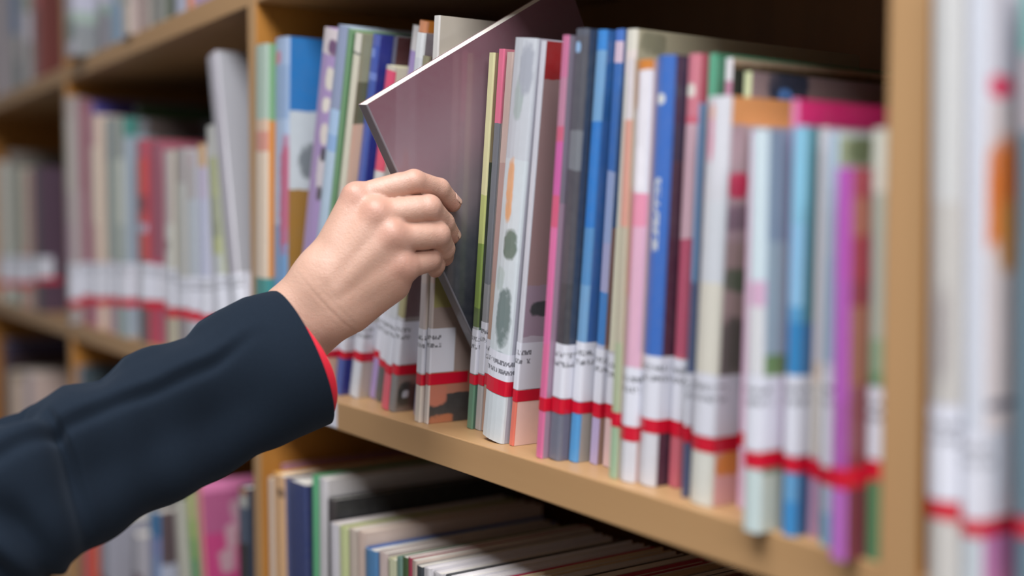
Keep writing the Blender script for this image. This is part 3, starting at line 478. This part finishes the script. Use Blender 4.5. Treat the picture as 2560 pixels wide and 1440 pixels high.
# ------------------------------------------------------------------ the arm
def sdf_mesh(fn, lo, hi, h):
    """surface-nets mesh of a signed distance field sampled on a grid"""
    ns = [int(math.ceil((hi[i] - lo[i]) / h)) + 1 for i in range(3)]
    ax = [lo[i] + h * np.arange(ns[i]) for i in range(3)]
    G = np.stack(np.meshgrid(*ax, indexing='ij'), -1).astype(np.float32)
    D = fn(G.reshape(-1, 3)).reshape(ns).astype(np.float64)
    ins = D < 0
    cn = [n - 1 for n in ns]
    acc = np.zeros(cn + [3]); cnt = np.zeros(cn)
    corners = [(i, j, k) for i in (0, 1) for j in (0, 1) for k in (0, 1)]
    sl = lambda c: tuple(slice(c[a], c[a] + cn[a]) for a in range(3))
    for a in corners:
        for ax_ in range(3):
            if a[ax_]: continue
            b = list(a); b[ax_] = 1; b = tuple(b)
            da, db = D[sl(a)], D[sl(b)]
            m = (da < 0) != (db < 0)
            t = np.where(m, da / np.where(m, da - db, 1.0), 0)
            p = np.zeros(cn + [3])
            for q in range(3): p[..., q] = a[q]
            p[..., ax_] += t
            acc += p * m[..., None]; cnt += m
    act = cnt > 0
    idx = -np.ones(cn, int); idx[act] = np.arange(act.sum())
    ii = np.argwhere(act)
    V = (ii + acc[act] / cnt[act][:, None]) * h + np.array(lo)
    F = []
    for ax_ in range(3):
        o1, o2 = [(1, 2), (2, 0), (0, 1)][ax_]
        s0 = [slice(None)] * 3; s1 = [slice(None)] * 3
        s0[ax_] = slice(0, ns[ax_] - 1); s1[ax_] = slice(1, ns[ax_])
        m = ins[tuple(s0)] != ins[tuple(s1)]
        e = np.argwhere(m)
        ok = (e[:, o1] > 0) & (e[:, o2] > 0) & (e[:, o1] < cn[o1]) & (e[:, o2] < cn[o2])
        e = e[ok]
        flip = ins[tuple(s0)][tuple(e.T)]
        def cell(d1, d2):
            c = e.copy(); c[:, o1] -= d1; c[:, o2] -= d2
            return idx[tuple(c.T)]
        q = np.stack([cell(1, 1), cell(0, 1), cell(0, 0), cell(1, 0)], 1)
        q[~flip] = q[~flip][:, ::-1]
        F.append(q)
    return V, np.concatenate(F)

def cone(P, a, b, ra, rb):
    a = np.array(a, np.float32); b = np.array(b, np.float32); ab = b - a
    t = np.clip(((P - a) @ ab) / (ab @ ab), 0, 1)
    return np.linalg.norm(P - (a + t[:, None] * ab), axis=1) - (ra + t * (rb - ra))
def smin(a, b, k):
    h = np.clip(0.5 + 0.5 * (b - a) / k, 0, 1)
    return b + (a - b) * h - k * h * (1 - h)

# joints of the right hand (metres, relative to the eye's height), measured from the wrist outwards
J = {
    'arm_u': (-0.7649, -0.1405, -0.0969),
    'wr_u': (-0.7375, -0.1014, -0.0603),
    'arm_l': (-0.7583, -0.129, -0.1136),
    'wr_l': (-0.7356, -0.0927, -0.0732),
    'c_i': (-0.7272, -0.0873, -0.0378),
    'c_m': (-0.7226, -0.0865, -0.0436),
    'c_r': (-0.7203, -0.0838, -0.0512),
    'c_p': (-0.7205, -0.0778, -0.0602),
    'k_i': (-0.7173, -0.0652, 0.015),
    'k_m': (-0.7021, -0.0564, 0.0035),
    'k_r': (-0.6953, -0.0479, -0.0116),
    'k_p': (-0.6957, -0.0417, -0.0318),
    'b_i': (-0.7137, -0.0678, 0.0165),
    'b_m': (-0.6984, -0.0606, 0.0056),
    'b_r': (-0.6917, -0.0522, -0.0094),
    'b_p': (-0.6926, -0.0449, -0.0294),
    'tn_i': (-0.7141, -0.0903, -0.0292),
    'tn_m': (-0.7095, -0.0896, -0.037),
    'tn_r': (-0.7068, -0.0865, -0.045),
    'tn_p': (-0.708, -0.0802, -0.0547),
    'hyp0': (-0.7203, -0.0668, -0.0606),
    'hyp1': (-0.7066, -0.043, -0.0451),
    'uln': (-0.7203, -0.0857, -0.0688),
    't_0': (-0.734, -0.0674, -0.0247),
    't_1': (-0.7349, -0.0467, -0.0068),
    't_2': (-0.7318, -0.0324, 0.0045),
    't_3': (-0.7303, -0.0219, 0.0131),
    'i1': (-0.6967, -0.0324, 0.0264),
    'i2': (-0.6999, -0.0107, 0.0219),
    'i3': (-0.7056, 0.0034, 0.0121),
    'm1': (-0.6904, -0.0245, 0.0087),
    'm2': (-0.6998, -0.0076, -0.0017),
    'm3': (-0.7078, 0.0037, -0.0105),
    'r1': (-0.6907, -0.0175, -0.0096),
    'r2': (-0.7013, -0.0061, -0.0199),
    'r3': (-0.7093, -0.0008, -0.0261),
    'p1': (-0.6983, -0.0198, -0.0268),
    'p2': (-0.7062, -0.0105, -0.0314),
    'p3': (-0.713, -0.0066, -0.0348),
}
def hand_sdf(P):
    d = None
    def add(x, k):
        nonlocal d
        d = x if d is None else smin(d, x, k)
    # forearm and wrist: an oval made of two bones side by side
    add(cone(P, J['arm_u'], J['wr_u'], .0235, .0185), .012)
    add(cone(P, J['arm_l'], J['wr_l'], .0235, .0190), .016)
    # metacarpus
    for nm, r0, r1 in (('i', .0150, .0112), ('m', .0155, .0116), ('r', .0150, .0112), ('p', .0140, .0102)):
        add(cone(P, J['c_' + nm], J['k_' + nm], r0, r1), .013)
    add(cone(P, J['wr_u'], J['c_i'], .0180, .0150), .013)
    add(cone(P, J['wr_l'], J['c_p'], .0185, .0150), .013)
    add(cone(P, J['hyp0'], J['hyp1'], .0135, .0105), .012)      # heel of the hand on the little-finger side
    add(cone(P, J['c_i'], J['t_0'], .0150, .0135), .012)         # ball of the thumb
    add(cone(P, J['t_0'], J['t_1'], .0130, .0105), .010)
    add(cone(P, J['t_1'], J['t_2'], .0100, .0085), .004)
    add(cone(P, J['t_2'], J['t_3'], .0085, .0072), .003)
    # knuckle heads standing proud of the back of the hand, and the extensor tendons running to them
    for nm, rr in (('i', .0062), ('m', .0068), ('r', .0066), ('p', .0058)):
        add(cone(P, J['b_' + nm], J['b_' + nm] + np.array([0, 0, .0008]), rr, rr), .0065)
        add(cone(P, J['tn_' + nm], J['b_' + nm], .0030, .0036), .007)
    # ulna head
    add(cone(P, J['uln'], J['uln'] + np.array([0, 0, .001]), .0098, .0098), .010)
    # four fingers: three phalanges each, thicker at the joints
    fs = None
    for nm, r in (('i', (.0092, .0082, .0073, .0064)), ('m', (.0096, .0088, .0077, .0066)), ('r', (.0095, .0087, .0075, .0064)), ('p', (.0084, .0078, .0068, .0058))):
        f = cone(P, J['k_' + nm], J[nm + '1'], r[0], r[1])
        f = smin(f, cone(P, J[nm + '1'], J[nm + '2'], r[1], r[2]), .0022)
        f = smin(f, cone(P, J[nm + '2'], J[nm + '3'], r[2], r[3]), .0022)
        # soft belly of the first phalanx
        m0 = 0.72 * J['k_' + nm] + 0.28 * J[nm + '1']; m1 = 0.25 * J['k_' + nm] + 0.75 * J[nm + '1']
        f = smin(f, cone(P, m0, m1, r[1] * 1.10, r[1] * 1.07), .0022)
        # blend only near the knuckle
        near = np.linalg.norm(P - J['k_' + nm], axis=1)
        k = np.clip(.0075 * (1 - (near - .007) / .010), .0003, .0075)
        fs = (f, k) if fs is None else (smin(fs[0], f, np.float32(.0006)), np.maximum(fs[1], k))
    d = smin(d, fs[0], fs[1])
    # flexion creases across the back of the wrist
    axw = J['wr_l'] - J['arm_l']; axw /= np.linalg.norm(axw)
    s = (P - J['wr_l']) @ axw; q = np.linalg.norm(P - J['wr_l'], axis=1)
    for off, am in ((.020, .00045), (.0245, .0003), (.0285, .0002)):
        d = d + am * np.exp(-((s - off - .12 * (q - .02)) / .0007) ** 2) * np.exp(-((q - .027) / .012) ** 2)
    return d

def m_skin():
    t = NT('skin'); t.xyz(); O = t.tc.outputs['Object']
    f1 = t.noise(O, 55.0, 4); f2 = t.noise(O, 420.0, 3)
    c = t.mix(f1, lin('c09682'), lin('cea896'))
    at = t.n('ShaderNodeAttribute', attribute_name='flush')
    c = t.mix(t.math('MULTIPLY', at.outputs['Fac'], 0.42), c, lin('c4776a'))
    t.l(c, t.b.inputs['Base Color'])
    v = t.n('ShaderNodeTexVoronoi', feature='DISTANCE_TO_EDGE'); v.inputs['Scale'].default_value = 760.0
    t.l(O, v.inputs['Vector'])
    hgt = t.math('ADD', t.math('MULTIPLY', t.math('MINIMUM', v.outputs['Distance'], 0.25), 1.3), t.math('MULTIPLY', f2, 0.9))
    t.bump(hgt, 0.4, 0.0006)
    t.b.inputs['Subsurface Weight'].default_value = 0.18
    t.b.inputs['Subsurface Radius'].default_value = (1.0, 0.35, 0.2)
    t.b.inputs['Subsurface Scale'].default_value = 0.004
    t.b.inputs['Specular IOR Level'].default_value = 0.55
    return t.set(Roughness=0.43)
skin = m_skin()

person = empty('person', (-0.768, -0.287, GZ), 'person in a dark navy jacket with red inner cuff, right hand gripping the tipped book', 'person')
PB = np.array([-0.768, -0.287, 0.0])
for k in J: J[k] = np.array(J[k]) - PB
lo = np.min([v for v in J.values()], axis=0) - .030; hi = np.max([v for v in J.values()], axis=0) + .030
V, F = sdf_mesh(hand_sdf, lo, hi, 0.001)
hand = mesh('hand', V, F, [skin], person, smooth=True)
fl = np.zeros(len(V))
for nm in 'imrp':
    for jn, rad, amt in (('b_' + nm, .010, .9), (nm + '1', .009, .55), (nm + '3', .009, .9), (nm + '2', .007, .4)):
        fl = np.maximum(fl, amt * np.exp(-(np.linalg.norm(V - J[jn], axis=1) / rad) ** 2 * .8))
a = hand.data.attributes.new('flush', 'FLOAT', 'POINT'); a.data.foreach_set('value', fl.astype(np.float32))
hand.data.update()
for ob in (hand,):
    sm = ob.modifiers.new('smooth', 'SMOOTH'); sm.factor = 0.3; sm.iterations = 1

# fingernails: small curved plates on the two finger ends that can be seen
nail_m = NT('fingernail').set(Base_Color=lin('d8ae9e'), Roughness=0.28, Coat_Weight=0.4)
def nail(tip, prev, nrm, wid, ln, rr):
    ax = (tip - prev) / np.linalg.norm(tip - prev)
    nn = nrm - ax * (nrm @ ax); nn /= np.linalg.norm(nn)
    sd = np.cross(ax, nn)
    Vn = []; nu, nv = 8, 8
    for j in range(nv + 1):
        for i in range(nu + 1):
            u = i / nu * 2 - 1; v = j / nv
            wv = wid * (1 - 0.25 * (abs(v - .45) * 1.8) ** 3)
            ang = u * wv / rr
            rad = rr + .0004 - .0006 * (v > .97)
            lv = ln * v - ln * .10 * u * u * (1 if v > .5 else -1)
            Vn.append(tip + ax * (lv - ln * .62) + nn * math.cos(ang) * rad + sd * math.sin(ang) * rad)
    Fn = [(j * (nu + 1) + i, j * (nu + 1) + i + 1, (j + 1) * (nu + 1) + i + 1, (j + 1) * (nu + 1) + i) for j in range(nv) for i in range(nu)]
    o = mesh('fingernail', Vn, Fn, [nail_m], hand, smooth=True)
    so = o.modifiers.new('thick', 'SOLIDIFY'); so.thickness = .0004; so.offset = 0
for nm, nv in (('i', (0.7186, 0.369, 0.5894)), ('m', (0.8083, 0.524, 0.2685))):
    nail(J[nm + '3'], J[nm + '2'], np.array(nv), .0037, .0092, .0062)

# sleeve: rings along the forearm, each with its own radii; folds and the long crease are real relief
def m_cloth():
    t = NT('dark navy suiting'); t.xyz(); O = t.tc.outputs['Object']
    f = t.noise(O, 1500.0, 3)
    t.l(t.mix(f, lin('121923'), lin('1d2835')), t.b.inputs['Base Color'])
    t.bump(f, 0.35, 0.0005)
    t.b.inputs['Sheen Weight'].default_value = 0.08; t.b.inputs['Sheen Roughness'].default_value = 0.45
    t.b.inputs['Sheen Tint'].default_value = (0.6, 0.75, 1.0, 1)
    t.b.inputs['Specular IOR Level'].default_value = 0.12
    return t.set(Roughness=0.9)
cloth = m_cloth()
red_m = NT('red cuff lining').set(Base_Color=lin('d20a2c'), Roughness=0.7, Sheen_Weight=0.2)
# stations: centre, unit vector towards the upper outline, radius to it, radius in depth
ST_ = [
    ((-0.9123, -0.5871, 0.028), (0.0, 0.8619, 0.507), 0.0120, 0.0120),
    ((-0.9091, -0.5827, 0.0208), (0.0, 0.8619, 0.507), 0.0450, 0.0450),
    ((-0.9, -0.57, 0.0), (0.0, 0.8619, 0.507), 0.0660, 0.0660),
    ((-0.8648, -0.5211, -0.0801), (0.0, 0.9062, 0.4229), 0.0640, 0.0640),
    ((-0.8296, -0.4721, -0.1602), (0.0, 0.8944, 0.4472), 0.0620, 0.0620),
    ((-0.7833, -0.3517, -0.2227), (-0.2781, -0.3193, 0.9059), 0.0718, 0.0718),
    ((-0.766, -0.3083, -0.1911), (-0.2883, -0.3354, 0.8969), 0.0611, 0.0611),
    ((-0.7589, -0.2738, -0.1677), (-0.2627, -0.295, 0.9187), 0.0533, 0.0506),
    ((-0.7611, -0.2435, -0.1552), (-0.2572, -0.2863, 0.923), 0.0517, 0.0466),
    ((-0.7586, -0.2094, -0.1407), (-0.2591, -0.2893, 0.9215), 0.0507, 0.0436),
    ((-0.7518, -0.1725, -0.1248), (-0.2581, -0.2877, 0.9223), 0.0502, 0.0416),
    ((-0.7435, -0.137, -0.1086), (-0.2623, -0.2944, 0.919), 0.0492, 0.0399),
    ((-0.7318, -0.1017, -0.0933), (-0.2621, -0.2941, 0.9191), 0.0495, 0.0396),
]
def ring_frames():
    C = np.array([s[0] for s in ST_]) - PB; Uv = np.array([s[1] for s in ST_]); ra = np.array([s[2] for s in ST_]); rb = np.array([s[3] for s in ST_])
    return C, Uv, ra, rb
def interp(t, A):
    """Catmull-Rom through the stations"""
    n = len(A); i = min(int(t), n - 2); f = t - i
    p0, p1, p2, p3 = A[max(i - 1, 0)], A[i], A[i + 1], A[min(i + 2, n - 1)]
    return 0.5 * (2 * p1 + (p2 - p0) * f + (2 * p0 - 5 * p1 + 4 * p2 - p3) * f * f + (3 * p1 - p0 - 3 * p2 + p3) * f ** 3)
VIEW = np.array([0.9464, -0.2876, 0.1473])      # from the arm towards the viewer, across the arm
def tube(name, t0, t1, nr, na, scale, mats, relief, skew):
    C, Uv, ra, rb = ring_frames()
    Vt = []
    for j in range(nr + 1):
        t = t0 + (t1 - t0) * j / nr
        c = interp(t, C); u = interp(t, Uv); a_ = interp(t, ra) * scale; b_ = interp(t, rb) * scale
        e = 0.02; tg = interp(min(t + e, len(C) - 1.001), C) - interp(max(t - e, 0), C); tg /= np.linalg.norm(tg)
        u = u - tg * (u @ tg); u /= np.linalg.norm(u); v = np.cross(tg, u)
        if v @ VIEW < 0: v = -v
        for i in range(na):
            th = 2 * math.pi * i / na                     # 0 = upper outline, 90 = facing the viewer
            r = relief(t, th) if relief else 0.0
            sk = skew(th) * max(0.0, 1.0 - abs(t - (len(C) - 1)) / 0.9) if skew else 0.0
            Vt.append(c + u * math.cos(th) * (a_ + r) + v * math.sin(th) * (b_ + r) + tg * sk)
    Ft = [(j * na + i, j * na + (i + 1) % na, (j + 1) * na + (i + 1) % na, (j + 1) * na + i) for j in range(nr) for i in range(na)]
    return Vt, Ft
NST = len(ST_) - 1
_tt = np.linspace(0, NST, 400)
_cc = np.array([interp(min(x, NST - 1e-6), ring_frames()[0]) for x in _tt])
_ll = np.concatenate([[0], np.cumsum(np.linalg.norm(np.diff(_cc, axis=0), axis=1))])
def gauss(x, w): return math.exp(-(x / w) ** 2)
def ramp(x, a, b):
    f = min(1.0, max(0.0, (x - a) / (b - a))); return f * f * (3 - 2 * f)
BS = (0.0, .019, .036, .050, .062, .083, .103, .122, .143, .165, .173, .21, .26)
BR = (0.0, .0034, .0024, -.0004, -.0054, -.0026, -.0022, -.0086, -.0030, -.0062, -.0088, -.001, 0.0)
def folds(t, th):
    d = math.degrees(th) % 360
    s = _ll[-1] - float(np.interp(t, _tt, _ll))            # metres back from the cuff
    r = 0.0
    # long pressed crease: a sharp ridge with a narrow hollow under it
    ce = 57 + 3 * math.sin(s * 28) - 12 * ramp(s, .0, .03) * ramp(.06 - s, 0, .06)
    q = d - ce
    amp = ramp(s, .012, .055)
    r += 0.0060 * amp * math.exp(-abs(q) / 15.0) - 0.0036 * amp * gauss(q - 8, 5.0) - 0.0105 * amp * gauss(q - 48, 36.0)
    r += -0.0022 * amp * gauss(q + 30, 18.0)
    # slack of the cloth along the upper outline
    dd = d if d < 180 else 360 - d
    r += float(np.interp(s, BS, BR)) * gauss(dd, 42)
    # deep fold across the sleeve before the elbow, and bunched folds behind it
    front = 1.0 if d < 180 else 0.0
    r += -0.0095 * gauss(s - (.168 + .00012 * (d - 60)), .0065) * ramp(d, 35, 65) * ramp(200 - d, 20, 90)
    r += 0.0065 * gauss(s - (.184 + .00010 * (d - 60)), .010) * ramp(d, 20, 60) * ramp(200 - d, 20, 90)
    r += -0.0055 * gauss(s - .178, .007) * (1 - ramp(d, 25, 50)) * front
    el = ramp(s, .185, .225) * (1 - .7 * ramp(s, .34, .42))
    r += el * 0.0075 * math.sin(s * 210 + d * 0.060) * (0.35 + 0.65 * gauss(d - 70, 60))
    r += el * 0.0034 * math.sin(s * 330 - d * 0.05 + 1.0)
    r *= 1 - .85 * ramp(s, .36, .44)
    r += ramp(s, .02, .06) * (1 - ramp(s, .3, .4)) * (0.0010 * math.sin(s * 90 + d * .031) + 0.0008 * math.sin(s * 150 - d * 0.052))
    return r
SKEW = lambda th: 0.0105 * math.sin(th) if th < math.pi else 0.006 * math.sin(th)
Vs, Fs = tube('sleeve', 0, NST, 330, 144, 1.0, [cloth], folds, SKEW)
Fs.append(tuple(range(143, -1, -1)))                       # shoulder end closed
sl = mesh('jacket_sleeve', Vs, Fs, [cloth], person, smooth=True)
so = sl.modifiers.new('cloth', 'SOLIDIFY'); so.thickness = 0.0018; so.offset = -1
Vr, Fr = tube('cuff', NST - 0.5, NST, 14, 96, 0.95, [red_m], None, lambda th: SKEW(th) + 0.0085 * math.exp(-((th - 2.0) / 0.9) ** 2) - 0.0035)
rc = mesh('inner_cuff', Vr, Fr, [red_m], person, smooth=True)
rc['label'] = 'red inner cuff showing at the sleeve opening'
so = rc.modifiers.new('cloth', 'SOLIDIFY'); so.thickness = 0.0012; so.offset = -1
